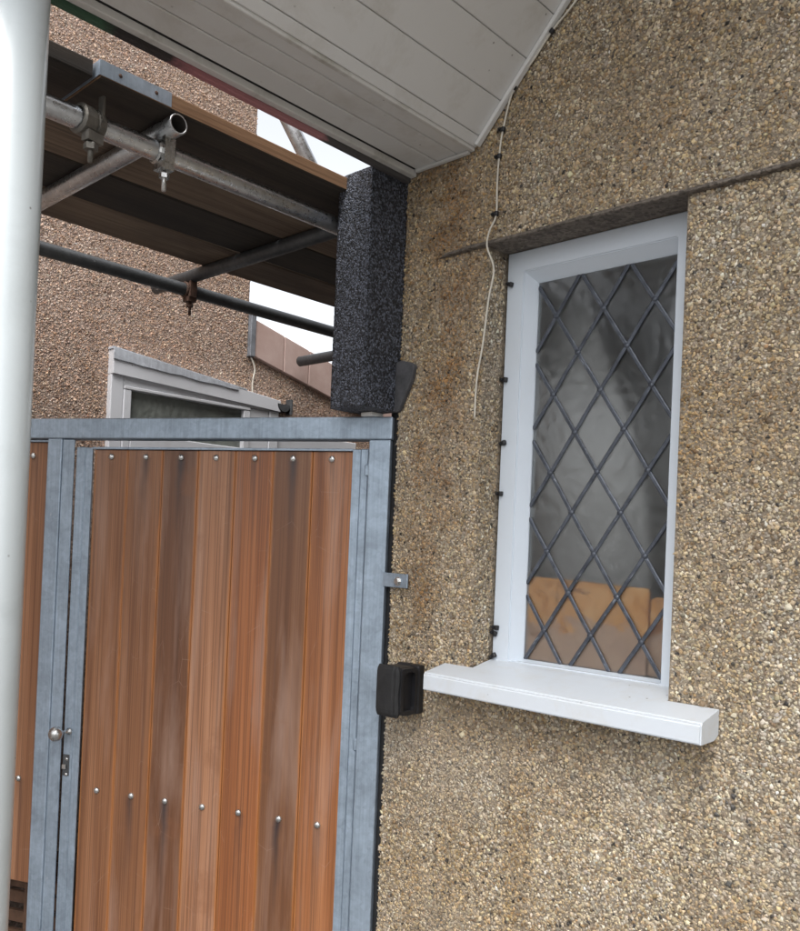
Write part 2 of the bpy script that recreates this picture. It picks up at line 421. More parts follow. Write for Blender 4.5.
# stones pressed into render: thousands of irregular low domes in one mesh
def pebble_dash(name, parent, mat, org, U, V, N, w, h, sp, size, seed, keep, palette, weights):
    g = np.random.default_rng(seed)
    nu, nv = int(w/sp), int(h/(sp*.9))
    uu, vv = np.meshgrid(np.arange(nu), np.arange(nv))
    u = (uu+.5*(vv % 2)).ravel()*sp+g.uniform(-.42, .42, nu*nv)*sp
    v = vv.ravel()*sp*.9+g.uniform(-.42, .42, nu*nv)*sp
    ok = keep(u, v) & (g.random(u.size) < .955)
    u, v = u[ok], v[ok]; n = u.size
    a = np.exp(g.normal(math.log(size), .24, n)); b = a*g.uniform(.45, .9, n); ht = np.minimum(a, b)*g.uniform(.32, .8, n)
    th = g.uniform(0, math.pi, n); tx, ty = g.normal(0, .22, n), g.normal(0, .22, n)
    K = 4; ang = np.arange(K)*2*math.pi/K
    lx = np.zeros((n, 2*K+1)); ly = lx.copy(); lz = lx.copy()
    j1 = 1+g.uniform(-.32, .32, (n, K)); j2 = .72*(1+g.uniform(-.32, .32, (n, K)))
    lx[:, :K] = j1*np.cos(ang); ly[:, :K] = j1*np.sin(ang); lz[:, :K] = -.25
    lx[:, K:2*K] = j2*np.cos(ang+.2); ly[:, K:2*K] = j2*np.sin(ang+.2); lz[:, K:2*K] = .66+g.uniform(-.18, .18, (n, K))
    lx[:, -1] = g.uniform(-.2, .2, n); ly[:, -1] = g.uniform(-.2, .2, n); lz[:, -1] = 1
    X = lx*a[:, None]; Y = ly*b[:, None]; Z = lz*ht[:, None]
    Z = Z+X*tx[:, None]+Y*ty[:, None]
    c, s = np.cos(th)[:, None], np.sin(th)[:, None]
    PU = u[:, None]+X*c-Y*s; PV = v[:, None]+X*s+Y*c
    U, V, N = np.array(U, float), np.array(V, float), np.array(N, float)
    co = PU[..., None]*U+PV[..., None]*V+Z[..., None]*N
    tri = []
    for i in range(K):
        j = (i+1) % K
        tri += [(i, j, K+j), (i, K+j, K+i), (K+i, K+j, 2*K)]
    tri = np.array(tri)
    F = (tri[None]+(np.arange(n)*(2*K+1))[:, None, None]).reshape(-1, 3).astype(np.int32)
    me = bpy.data.meshes.new(name)
    me.vertices.add(n*(2*K+1)); me.vertices.foreach_set('co', co.astype(np.float32).ravel())
    me.loops.add(F.size); me.loops.foreach_set('vertex_index', F.ravel())
    me.polygons.add(len(F)); me.polygons.foreach_set('loop_start', np.arange(0, F.size, 3, dtype=np.int32))
    me.polygons.foreach_set('use_smooth', np.repeat(g.random(n) < .35, len(tri)))
    me.update(calc_edges=True)
    pal = np.array(palette); wgt = np.array(weights, float); wgt /= wgt.sum()
    base = pal[g.choice(len(pal), n, p=wgt)]*np.exp(g.normal(0, .22, n))[:, None]
    base = np.clip(base*(1+g.normal(0, .018, (n, 3))), .008, .9)
    rgba = np.ones((n, 2*K+1, 4), np.float32); rgba[..., :3] = base[:, None, :]
    ca = me.color_attributes.new('Col', 'FLOAT_COLOR', 'POINT'); ca.data.foreach_set('color', rgba.ravel())
    o = mk(name, me, mat, parent, Matrix.Translation(org))
    o['kind'] = 'stuff'
    return o

# ------------------------------------------------------------------ ground
D = 1.75                                     # the house wall stands at y = D
g = bmesh.new()
vs_ = [g.verts.new(p) for p in ((-300, -300, 0), (300, -300, 0), (300, 300, 0), (-300, 300, 0))]
g.faces.new(vs_)
tag(mk('ground', g, 'ground_concrete'), kind='structure')

# ------------------------------------------------------------------ the house: wall, window, drip
house = tag(empty('house', (-.6, D, 0)), 'tan pebble-dashed house wall with a small leaded window', 'house')
OX0, OX1, OZ0, OZ1 = -1.3475, -.803, 1.262, 2.388           # window opening in the wall
WL = -1.648                                                # left corner of the wall
WR, WT = 2.2, 4.7
FY_ = 1.829
bm = bmesh.new()
for b in ((WL, OX0, D, D+.25, -.05, WT), (OX1, WR, D, D+.25, -.05, WT), (OX0, OX1, D, D+.25, -.05, OZ0), (OX0, OX1, D, D+.25, OZ1, WT)):
    box_bm(bm, *b)
wall = mk('front_wall', bm, 'house_mortar', house)
PAL = [(.58, .495, .36), (.50, .405, .265), (.38, .27, .15), (.48, .435, .365), (.72, .655, .54), (.06, .055, .052), (.23, .17, .11), (.55, .435, .275), (.38, .335, .27)]
PW = [26, 20, 8, 16, 10, 2.6, 8, 11, 8]
def keep_house(u, v):
    x, z = WL+u, .25+v
    win = (x > OX0-.004) & (x < OX1+.004) & (z > OZ0-.03) & (z < OZ1+.004)
    sill = (x > -1.43) & (x < -.695) & (z > 1.215) & (z < 1.273)
    drip = (x > -1.50) & (z > 2.384) & (z < 2.396)
    return ~(win | sill | drip)
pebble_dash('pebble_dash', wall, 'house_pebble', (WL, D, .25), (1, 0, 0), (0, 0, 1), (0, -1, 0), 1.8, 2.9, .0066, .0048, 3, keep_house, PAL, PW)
# return wall, back and roof deck close the room behind the window
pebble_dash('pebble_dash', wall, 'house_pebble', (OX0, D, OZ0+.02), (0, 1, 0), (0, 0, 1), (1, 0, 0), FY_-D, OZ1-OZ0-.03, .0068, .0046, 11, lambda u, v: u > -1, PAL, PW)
boxo('side_wall', (WL, WL+.25, D+.25, 7.5, -.05, WT), 'house_mortar', house, 0)
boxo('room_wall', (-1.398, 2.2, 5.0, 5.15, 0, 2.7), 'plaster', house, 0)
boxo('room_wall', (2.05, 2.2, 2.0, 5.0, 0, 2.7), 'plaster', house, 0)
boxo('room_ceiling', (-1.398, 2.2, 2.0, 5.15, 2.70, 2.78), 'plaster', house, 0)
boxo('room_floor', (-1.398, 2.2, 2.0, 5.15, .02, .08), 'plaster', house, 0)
boxo('window_board', (OX0-.02, OX1+.02, 2.0, 2.16, 1.25, 1.275), 'window_white', house)
# drip band over the window: a smooth mortar lip proud of the wall
pts = [(-1.508, 2.386), (-1.47, 2.384)]
bm = bmesh.new()
prof = [(0, .016), (-.012, .011), (-.018, .002), (-.016, 0), (.075, 0), (.075, .016)]
xs = [-1.512, -1.48, -1.40, -1.25, -1.05, -.9, -.7, -.5, -.2, .2, .6]
rings = []
for i, x in enumerate(xs):
    s = .35 if i == 0 else (.8 if i == 1 else 1)
    wob = rng.uniform(-.0015, .0015)
    rings.append([bm.verts.new((x+1.0, (y*s if y < 0 else y), z*s+wob)) for y, z in prof])
for a, b in zip(rings, rings[1:]):
    for i in range(len(prof)): bm.faces.new((a[i], a[(i+1) % len(prof)], b[(i+1) % len(prof)], b[i]))
bm.faces.new(rings[0]); bm.faces.new(rings[-1][::-1])
bmesh.ops.recalc_face_normals(bm, faces=bm.faces[:])
mk('drip_band', bm, 'drip_mortar', house, T(-1.0, D, 2.385))

# ---- window
FY = 1.832                                                  # frame face
GY = 1.872                                                  # glass face
fx0, fx1, fz0, fz1 = -1.3430, -.8045, 1.268, 2.3860
ix0, ix1, iz0, iz1 = -1.288, -.862, 1.294, 2.329            # inner edge of the outer frame
def ring_frame(o, i, y0, y1, bev=.003):
    ox0, ox1, oz0, oz1 = o; jx0, jx1, jz0, jz1 = i
    bm = bmesh.new()
    loops = []
    for (a, b, c, d), y in ((o, y0), (i, y0), (i, y1), (o, y1)):
        loops.append([bm.verts.new(p) for p in ((a, y, c), (b, y, c), (b, y, d), (a, y, d))])
    for k_ in range(4):
        A, B = loops[k_], loops[(k_+1) % 4]
        for q in range(4): bm.faces.new((A[q], A[(q+1) % 4], B[(q+1) % 4], B[q]))
    bmesh.ops.recalc_face_normals(bm, faces=bm.faces[:])
    if bev:
        bmesh.ops.bevel(bm, geom=[e for e in bm.edges if abs(e.verts[0].co.y-e.verts[1].co.y) < 1e-6 and e.verts[0].co.y < (y0+y1)/2], offset=bev, segments=2, affect='EDGES')
    return bm
wc = ((fx0+fx1)/2, FY, 1.268)
def wsh(r): return (r[0]-wc[0], r[1]-wc[0], r[2]-wc[2], r[3]-wc[2])
window = mk('window', ring_frame(wsh((fx0, fx1, fz0, fz1)), wsh((ix0, ix1, iz0, iz1)), 0, .09), 'window_white', house, T(*wc))
tag(window, 'white window with diamond lead lattice in obscured glass')
gx0, gx1, gz0, gz1 = -1.266, -.876, 1.298, 2.304
bm = bmesh.new(); lo_ = []
for (a_, b_, c_, d_), y_ in ((wsh((ix0+.0005, ix1-.0005, iz0-.003, iz1-.0005)), .003), (wsh((gx0, gx1, gz0, gz1)), GY-FY-.004), (wsh((gx0, gx1, gz0, gz1)), .052), (wsh((ix0+.0005, ix1-.0005, iz0-.003, iz1-.0005)), .052)):
    lo_.append([bm.verts.new(p) for p in ((a_, y_, c_), (b_, y_, c_), (b_, y_, d_), (a_, y_, d_))])
for A, B in zip(lo_, lo_[1:]+lo_[:1]):
    for q in range(4): bm.faces.new((A[q], A[(q+1) % 4], B[(q+1) % 4], B[q]))
bmesh.ops.recalc_face_normals(bm, faces=bm.faces[:])
mk('glazing_bead', bm, 'window_white', window, T(*wc))
# sill with horns
sx0, sx1 = -1.436, -.690
bm = bmesh.new()
sil = [(-.0905, 1.212), (-.0905, 1.253), (-.088, 1.257), (.0, 1.276), (.05, 1.286), (.175, 1.294), (.175, 1.235), (0, 1.228)]
def outline(sel): return [p for p in sel]
bm = prism([(y+D, z) for y, z in [(-.0905, 1.212), (-.0905, 1.252), (-.087, 1.257), (-.0015, 1.2745), (-.0015, 1.222), (-.02, 1.212)]], 'x', sx0, sx1)
b2 = prism([(y+D, z) for y, z in [(-.0016, 1.222), (-.0016, 1.2745), (.05, 1.286), (.125, 1.2978), (.125, 1.235)]], 'x', fx0+.001, fx1-.001)
me_tmp = bpy.data.meshes.new('tmp'); b2.to_mesh(me_tmp); b2.free(); bm.from_mesh(me_tmp); bpy.data.meshes.remove(me_tmp)
sh = Matrix.Translation((0, 0, 0))
bmesh.ops.translate(bm, verts=bm.verts[:], vec=(-wc[0], -D, -1.212))
bmesh.ops.bevel(bm, geom=[e for e in bm.edges if (e.calc_length() > .3 and abs(e.verts[0].co.y) > .004) or (abs(e.verts[0].co.x-e.verts[1].co.x) < 1e-6 and e.verts[0].co.y < -.08 and e.verts[1].co.y < -.08)], offset=.003, segments=2, affect='EDGES')
mk('sill', bm, 'sill_white', window, T(wc[0], D, 1.212))
# diamond panes and lead strips
DW, DH = .1377, .2063
nx0, nz0 = -1.2075, 2.2057                                   # one crossing of the lattice
def clip(poly, ax, v, keep_less):
    out = []
    for i in range(len(poly)):
        a, b = poly[i], poly[(i+1) % len(poly)]
        ia = (a[ax] <= v) if keep_less else (a[ax] >= v); ib = (b[ax] <= v) if keep_less else (b[ax] >= v)
        if ia: out.append(a)
        if ia != ib:
            t = (v-a[ax])/(b[ax]-a[ax]); out.append((a[0]+t*(b[0]-a[0]), a[1]+t*(b[1]-a[1])))
    return out
cx0, cx1, cz0, cz1 = gx0-.006, gx1+.006, gz0-.004, gz1+.006
for i in range(-8, 30):
    for j in range(-2, 14):
        cx = nx0+DW*.5*i-DW; cz = nz0+DH*.5-DH*.5*j
        if (i+j) % 2: continue
        poly = [(cx-DW/2, cz), (cx, cz-DH/2), (cx+DW/2, cz), (cx, cz+DH/2)]
        for ax, v_, kl in ((0, cx0, False), (0, cx1, True), (1, cz0, False), (1, cz1, True)):
            poly = clip(poly, ax, v_, kl) if len(poly) > 2 else []
        if len(poly) < 3: continue
        area = abs(sum(poly[q][0]*poly[(q+1) % len(poly)][1]-poly[(q+1) % len(poly)][0]*poly[q][1] for q in range(len(poly))))/2
        if area < 2e-5: continue
        mx = sum(p[0] for p in poly)/len(poly); mz = sum(p[1] for p in poly)/len(poly)
        bm = prism([(p[0]-wc[0], p[1]-wc[2]) for p in poly], 'y', GY-FY, GY-FY+.003)
        mk('pane', bm, 'obscured_glass', window, T(*wc))
def strip(p, q, name='lead_strip'):
    L = math.hypot(q[0]-p[0], q[1]-p[1]); w = .0052
    sec = [(-w, 0), (-w*.92, -.0016), (-w*.6, -.0024), (w*.6, -.0024), (w*.92, -.0016), (w, 0)]
    bm = bmesh.new()
    n = max(2, int(L/.05)); rr = []
    for s in range(n+1):
        jx = rng.uniform(-.0009, .0009) if 0 < s < n else 0
        rr.append([bm.verts.new((a+jx, b, L*s/n)) for a, b in sec])
    for A, B in zip(rr, rr[1:]):
        for k_ in range(5): bm.faces.new((A[k_], A[k_+1], B[k_+1], B[k_]))
    bmesh.ops.recalc_face_normals(bm, faces=bm.faces[:])
    ang = math.atan2(q[0]-p[0], q[1]-p[1])
    mk(name, bm, 'lead', window, T(p[0], GY-.0004-(.0009 if q[0] > p[0] else 0), p[1]) @ Matrix.Rotation(ang, 4, 'Y'))
slope = DH/DW
ints = []
for sgn in (1, -1):
    for k_ in range(-14, 16):
        # z - nz0 = sgn*slope*(x - nx0) + k*DH
        pts2 = []
        for x in (gx0, gx1):
            z = nz0+sgn*slope*(x-nx0)+k_*DH
            if gz0 <= z <= gz1: pts2.append((x, z))
        for z in (gz0, gz1):
            x = nx0+(z-nz0-k_*DH)/(sgn*slope)
            if gx0 < x < gx1: pts2.append((x, z))
        if len(pts2) >= 2:
            pts2.sort(key=lambda p: p[1])
            if math.dist(pts2[0], pts2[-1]) > .012: strip(pts2[0], pts2[-1])
bm = bmesh.new()
for i in range(-2, 10):
    for j in range(-2, 20):
        if (i+j) % 2: continue
        x = nx0+i*DW/2; z = nz0-j*DH/2
        if gx0+.004 < x < gx1-.004 and gz0+.004 < z < gz1-.004:
            M4 = Matrix.Translation((x-wc[0], GY-FY-.0018, z-wc[2])) @ Matrix.Rotation(rng.uniform(0, 1), 4, 'Y') @ Matrix.Diagonal((.0098, .0046, .0088, 1))
            bmesh.ops.create_icosphere(bm, subdivisions=1, radius=1, matrix=M4)
tag(mk('solder_joint', bm, 'lead', window, T(*wc), True), kind='stuff')

# things on the inner window board
t1 = mk('tan_board', prism([(-.164, 0), (.180, 0), (.182, .202), (.178, .211), (.10, .2125), (.02, .2165), (-.10, .2195), (-.160, .2205), (-.164, .214)], 'y', 0, .010, .002), 'tan_board', None, T(-1.103, 1.880, 1.2985))
tag(t1, 'wide stained tan board standing behind the bottom of the leaded window', 'board')
t2 = mk('tan_board', prism([(-.022, 0), (.046, 0), (.046, .190), (.012, .1915), (.0, .184), (-.022, .178)], 'y', 0, .010, .002), 'tan_board', None, T(-.921, 1.893, 1.2985))
tag(t2, 'narrow tan board tucked behind the wider one at the right of the window', 'board')

bm = bmesh.new(); rows = []
zs = [1.30, 1.45, 1.6, 1.75, 1.9, 2.05, 2.2, 2.36]
edge_ = [-1.00, -.995, -1.00, -1.02, -1.06, -1.12, -1.18, -1.24]
for z, xe in zip(zs, edge_):
    row = []
    for i in range(41):
        t = i/40; x = -1.39+(xe+1.39)*t
        row.append(bm.verts.new((x+1.2, .012*math.sin(t*38+.4*math.sin(z*5))+.006*math.sin(t*90), z-1.30)))
    rows.append(row)
for A, B in zip(rows, rows[1:]):
    for i in range(40): bm.faces.new((A[i], A[i+1], B[i+1], B[i]))
bmesh.ops.solidify(bm, geom=bm.faces[:], thickness=.002)
tag(mk('curtain', bm, 'curtain_cloth', None, T(-1.2, 2.04, 1.30), True), 'pale grey curtain hanging blurred behind the left of the leaded glass', 'curtain')

# ------------------------------------------------------------------ canopy (sloping porch roof) with white soffit boards
can = tag(empty('porch_canopy', (-1.2, D, 2.65)), 'white boarded canopy with boxed eaves overhead against the wall', 'canopy')
CY0, CY1 = .42, D-.004
ZS = 2.657
def cbox(name, x0, x1, z0, z1, mat, y0=CY0, y1=CY1, bev=.002): return boxo(name, (x0, x1, y0, y1, z0, z1), mat, can, bev)
cbox('fascia', -1.6345, -1.613, 2.638, 2.80, 'pvc_trim')
lip = mk('fascia_lip', box(-1.652+1.64, -1.6350+1.64, CY0, CY1, 0, .022, .002), 'stained_lip', can, T(-1.64, 0, 2.6265))
cbox('soffit_board', -1.6085, -1.5345, ZS-.001, ZS+.012, 'pvc_soffit')
cbox('soffit_board', -1.5315, -1.4625, ZS, ZS+.012, 'pvc_soffit')
cbox('soffit_board', -1.4595, -1.4185, ZS, ZS+.012, 'pvc_soffit')
cbox('corner_trim', -1.4185+.0005, -1.404, ZS-.005, ZS+.010, 'pvc_trim')
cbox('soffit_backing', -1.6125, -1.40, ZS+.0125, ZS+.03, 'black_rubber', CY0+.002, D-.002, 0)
cbox('shadow_gap_strip', -1.6127, -1.6088, ZS-.0022, ZS+.012, 'black_rubber', CY0+.002, D-.018, 0)  # black strip standing in for the shadow gap beside the fascia
SL = R(47)
cs, sn = math.cos(SL), math.sin(SL)
def slope_board(name, s0, s1, t0, t1, mat, side=-1, y0=CY0, y1=CY1, bev=.002):
    """board lying along the slope: s measured up the slope from the eaves fold, t square to it"""
    ex, ez = -1.404, ZS-.001
    fr = T(ex, 0, ez) @ Matrix.Rotation(-SL, 4, 'Y')
    if side > 0: fr = T(-ex-.0, 0, ez) @ Matrix.Rotation(math.pi, 4, 'Z') @ Matrix.Rotation(-SL, 4, 'Y')
    cy = (y0+y1)/2
    bm = box(-(s1-s0)/2, (s1-s0)/2, -(y1-y0)/2, (y1-y0)/2, t0, t1, bev)
    return mk(name, bm, mat, can, fr @ T((s0+s1)/2, cy if side < 0 else -cy, 0))
s = .004; i = 0
total = 1.404/cs
while s+.1 < total-.02:
    wd = .030 if i == 0 else (.098 if i == 1 else .1125)
    slope_board('slope_board', s+.0007, s+wd-.0007, 0, .011, 'pvc_soffit')
    if i % 1 == 0: slope_board('slope_board', s+.0007, s+wd-.0007, 0, .011, 'pvc_soffit', 1)
    s += wd; i += 1
for sd_ in (-1, 1):
    slope_board('slope_backing', 0, total-.03, .0115, .03, 'pvc_trim', sd_, CY0+.002, D-.002, 0)
    slope_board('roof_deck', -.085, total+.10, .12, .20, 'roof_tile', sd_, CY0-.05, D-.001, .004)
slope_board('wall_trim', .012, total-.02, -.012, -.0005, 'pvc_soffit', -1, D-.022, D-.004)
cbox('eaves_trim', -1.610, -1.4195, ZS-.009, ZS-.0015, 'pvc_soffit', D-.016, D-.004, .001)

# ------------------------------------------------------------------ porch post
post = tag(empty('porch_post', (-1.535, .594, 0)), 'scuffed white round post holding up the canopy edge', 'post')
bm = lathe(bmesh.new(), [(0, 0), (.055, 0), (.055, .02), (.055, 1.3), (.055, 2.625), (.050, 2.632), (0, 2.632)], 48)
mk('shaft', bm, 'post_white', post, T(-1.535, .594, .012), True)
boxo('base_plate', (-1.615, -1.455, .514, .674, 0, .012), 'post_white', post, .002)
boxo('cap_plate', (-1.606, -1.464, .524, .664, 2.642, 2.654), 'post_white', post, .002)

# ------------------------------------------------------------------ gate: frame, leaf, fixed panel
GA = math.atan2(.423, .906)
GF = T(-1.651, 1.74, 0) @ Matrix.Rotation(GA, 4, 'Z')      # local x runs from hinge (0) to -1.2 (latch), y to the back
def gbox(name, s0, s1, y0, y1, z0, z1, mat, parent, bev=.002, seg=1): return boxo(name, (-s1, -s0, y0, y1, z0, z1), mat, parent, bev, GF, seg)
gf = empty('steel_gateway', GF.translation, GA)
tag(gf, 'galvanised steel gate frame of box-section posts and top rail', 'gate frame')
gbox('post', .012, .078, 0, .062, 0, 1.8885, 'galvanised', gf, .004, 2)
gbox('post', 1.154, 1.212, 0, .062, 0, 1.8885, 'galvanised', gf, .004, 2)
gbox('stop_plate', 1.1085, 1.1535, .004, .010, .02, 1.886, 'galvanised', gf, .0015)
gbox('post', 1.60, 1.66, 0, .062, 0, 1.8885, 'galvanised', gf, .004, 2)
gbox('top_rail', .008, 1.66, -.001, .063, 1.889, 1.955, 'galvanised', gf, .004, 2)
gbox('stop_bar', .0785, .088, .075, .105, .05, 1.87, 'galvanised', gf, .001)
# fixing plate from post to wall
pl = boxo('bracket_plate', (-1.690, -1.572, D-.018, D-.012, 1.466, 1.506), 'galvanised', gf, .0015)
hexo('hex_bolt', 'bright_steel', pl, T(-1.607, D-.018, 1.484) @ Matrix.Rotation(R(90), 4, 'X'), .010, .009)
bmw = lathe(bmesh.new(), [(0, 0), (.013, 0), (.013, .002), (0, .002)], 16)
mk('washer', bmw, 'bright_steel', pl, T(-1.607, D-.0178, 1.484) @ Matrix.Rotation(R(90), 4, 'X'))
for zz in (1.8, 1.0, .35):
    hb = gbox('hinge_lug', .070, .092, .008, .052, zz-.018, zz+.018, 'galvanised', gf, .004)

leaf = empty('gate_leaf', GF @ Vector((-.6, .07, .05)), GA)
tag(leaf, 'tall gate leaf of seven vertical cedar boards in galvanised frame', 'gate')
LY = .012                                                   # leaf front plane
gbox('stile', .0815, .1065, LY, LY+.045, .06, 1.863, 'galvanised', leaf, .003)
gbox('stile', 1.070, 1.1055, LY, LY+.045, .06, 1.863, 'galvanised', leaf, .003)
gbox('edge_angle', .1070, .1325, LY+.002, LY+.006, .064, 1.861, 'galvanised', leaf, .001)
gbox('edge_angle', 1.0435, 1.0695, LY+.002, LY+.006, .064, 1.861, 'galvanised', leaf, .001)
gbox('top_bar', .133, 1.043, LY+.001, LY+.035, 1.856, 1.863, 'galvanised', leaf, .001)
for z0_, z1_ in ((.72, .775), (1.806, 1.852)):
    gbox('mid_rail', .107, 1.069, LY+.046, LY+.075, z0_, z1_, 'galvanised', leaf, .002)
gbox('bottom_rail', .107, 1.069, LY+.046, LY+.075, .062, .11, 'galvanised', leaf, .002)
def cedar_board(parent, s0, s1, z0, z1, y0, tint=(1, .92, .86, .4)):
    th = .021; w = (s1-s0)/2
    bm = box(-w, w, 0, th, z0, z1, .0022, 1)
    mid = GF @ T(-(s0+s1)/2, y0, 0)
    # origin stays at ground level under the bolt so the grain and stains run with the board
    b = mk('board', bm, 'cedar', parent, mid)
    b.color = tint
    return b
pitch = (1.0430-.1330)/7
# from the hinge side to the latch side: colour of the board, strength of its iron stains
TINT = [(1.10, .84, .60, .45), (.66, .58, .50, 1.0), (1.06, .74, .48, .5), (1.30, 1.22, 1.16, .2), (.54, .45, .38, 1.0), (.92, .80, .68, .8), (1.0, .88, .76, .2)]
for i in range(7):
    s0 = .1330+pitch*i
    b = cedar_board(leaf, s0+.0006, s0+pitch-.0006, .075, 1.8555, LY+.011+rng.uniform(-.0012, .0012), TINT[i])
    sc_ = -(s0+pitch/2)
    for zz in (1.8325, .7475):
        dome_head('bolt_head', 'bright_steel', b, GF @ T(sc_+rng.uniform(-.004, .004), LY+.0105, zz) @ Matrix.Rotation(R(90), 4, 'X'))
# knob, keep and latch
knob = bmesh.new()
lathe(knob, [(0, 0), (.012, 0), (.012, .004), (.0065, .007), (.006, .030), (.014, .034), (.022, .042), (.0245, .052), (.022, .063), (.013, .071), (0, .0735)], 24)
mk('knob', knob, 'bright_steel', leaf, GF @ T(-1.082, LY, .930) @ Matrix.Rotation(R(90), 4, 'X') @ Matrix.Rotation(R(-14), 4, 'Y'), True)
gbox('latch_slot', 1.076, 1.1040, LY-.0015, LY+.003, .782, .855, 'tube_dark', leaf, .003)
for dz in (.788, .838):
    dome_head('latch_screw', 'bright_steel', leaf, GF @ T(-1.088, LY-.0015, dz) @ Matrix.Rotation(R(90), 4, 'X'), .006, .003)
gbox('latch_bolt', 1.086, 1.101, LY-.010, LY-.002, .806, .822, 'bright_steel', leaf, .002)

panel = empty('fence_panel', GF @ Vector((-1.4, .07, .37)), GA)
tag(panel, 'fixed cedar board panel left of the gate, behind the white post', 'fence panel')
p_ = (1.5995-1.2135)/3
for i in range(3):
    s0 = 1.2135+p_*i
    b = cedar_board(panel, s0+.0006, s0+p_-.0006, .405, 1.878, LY+.011+rng.uniform(-.0012, .0012))
    for zz in (1.8325, .7475):
        dome_head('bolt_head', 'bright_steel', b, GF @ T(-(s0+p_*.58), LY+.0105, zz) @ Matrix.Rotation(R(90), 4, 'X'))
gbox('top_trim', 1.2130, 1.5995, LY+.001, LY+.035, 1.8785, 1.885, 'galvanised', panel, .001)
gbox('mid_rail', 1.2130, 1.5995, LY+.042, LY+.075, .70, .755, 'galvanised', panel, .002)
# timber crate behind the open foot of the panel
cr = empty('wooden_crate', GF @ Vector((-1.4, .35, 0)), GA)
tag(cr, 'dark slatted wooden crate seen under the panel beside the white post', 'crate')
for s0, y0 in ((1.315, .16), (1.315, .40), (1.52, .16), (1.52, .40)):
    gbox('corner_post', s0, s0+.05, y0, y0+.05, 0, .335, 'crate_wood', cr, .003)
for zz in (.02, .09, .16, .23, .285):
    gbox('slat', 1.20, 1.58, .211, .228, zz, zz+.042, 'crate_wood', cr, .002)
    gbox('slat', 1.20, 1.58, .451, .468, zz, zz+.042, 'crate_wood', cr, .002)

# black rubber seal between gate post and wall
bm = bmesh.new()
n = 40; rr = []
for i in range(n+1):
    z = .05+2.56*i/n; e = rng.uniform(-.0025, .0035)
    rr.append([bm.verts.new(p) for p in ((-.022, .0, z), (.0085+e, -.004+rng.uniform(-.002, .002), z), (.0085+e, .04, z), (-.022, .04, z))])
for A, B in zip(rr, rr[1:]):
    for k_ in range(4): bm.faces.new((A[k_], A[(k_+1) % 4], B[(k_+1) % 4], B[k_]))
bm.faces.new(rr[0][::-1]); bm.faces.new(rr[-1])
bmesh.ops.recalc_face_normals(bm, faces=bm.faces[:])
tag(mk('sealing_strip', bm, 'black_rubber', None, T(-1.6585, D+.004, 0)), 'thin black rubber strip between gate post and house wall', 'strip')

# ------------------------------------------------------------------ foam block on top of the gate
bm = bmesh.new()
bx0, bx1, by0, by1, bz0, bz1 = -1.784, -1.6500, 1.606, 1.752, 1.968, 2.632
box_bm(bm, bx0-bx0, bx1-bx0, 0, by1-by0, 0, bz1-bz0)
bmesh.ops.subdivide_edges(bm, edges=bm.edges[:], cuts=3, use_grid_fill=True)
bmesh.ops.subdivide_edges(bm, edges=[e for e in bm.edges if abs(e.verts[0].co.z-e.verts[1].co.z) > .05], cuts=11, use_grid_fill=True)
bmesh.ops.subdivide_edges(bm, edges=bm.edges[:], cuts=4, use_grid_fill=True)
from mathutils import noise as mnoise
bm.normal_update()
for v in bm.verts:
    nv = mnoise.noise_vector(v.co*170)*.0010+mnoise.noise_vector(v.co*9)*.0012
    v.co += nv
fb = mk('foam_block', bm, 'foam', None, T(bx0, by0, bz0), True)
tag(fb, 'tall charcoal beaded foam block wedged upright above the gate post', 'foam block')
wp = boxo('packer', (-1.7435, -1.7000, 1.69, 1.74, 1.9555, 1.9665), 'white_packer', None, .0015)
tag(wp, 'small white packer under the foam block on the gate rail', 'packer')
# torn felt flap behind the foam
bm = prism([(-.030, .0), (.0, .0), (.022, .040), (.047, .088), (.056, .128), (.040, .137), (.004, .146), (-.02, .14)], 'y', -.014, .003, .003)
tag(mk('felt_flap', bm, 'grey_felt', None, T(-1.636, D-.004, 1.967)), 'torn dark grey felt flap on the wall beside the foam block', 'felt')

# ------------------------------------------------------------------ black wall box
kb = empty('wall_box', (-1.545, D, 1.125))
tag(kb, 'black plastic box with a rubber cover fixed to the wall by the sill', 'box')
kx0, kx1, kz0, kz1 = -1.588, -1.506, 1.128, 1.256
boxo('back_plate', (kx0-.002, kx1+.002, D-.030, D-.003, kz0-.002, kz1+.004), 'black_plastic', kb, .006, None, 2)
# hollow housing whose right cheek has a rounded recess
bm = box(kx0, kx1-.012, D-.098, D-.030, kz0, kz1, .005, 2)
bmesh.ops.translate(bm, verts=bm.verts[:], vec=(1.545, -D, -1.125))
mk('housing', bm, 'black_plastic', kb, T(-1.545, D, 1.125))
def rrect(w, h, r, n=5):
    out = []
    for cx, cy, a0 in ((w/2-r, h/2-r, 0), (-w/2+r, h/2-r, 90), (-w/2+r, -h/2+r, 180), (w/2-r, -h/2+r, 270)):
        for i in range(n+1):
            a = R(a0+90*i/n); out.append((cx+r*math.cos(a), cy+r*math.sin(a)))
    return out
O, I = rrect(.066, .126, .014), rrect(.046, .104, .010)
bm = bmesh.new(); lo = []
for pts_, x in ((O, 0), (O, .012), (I, .012), (I, 0)):
    lo.append([bm.verts.new((x, a, b)) for a, b in pts_])
for A, B in zip(lo, lo[1:]+lo[:1]):
    for i in range(len(O)): bm.faces.new((A[i], A[(i+1) % len(O)], B[(i+1) % len(O)], B[i]))
bmesh.ops.recalc_face_normals(bm, faces=bm.faces[:])
mk('side_rim', bm, 'black_plastic', kb, T(kx1-.0115, D-.064, (kz0+kz1)/2))
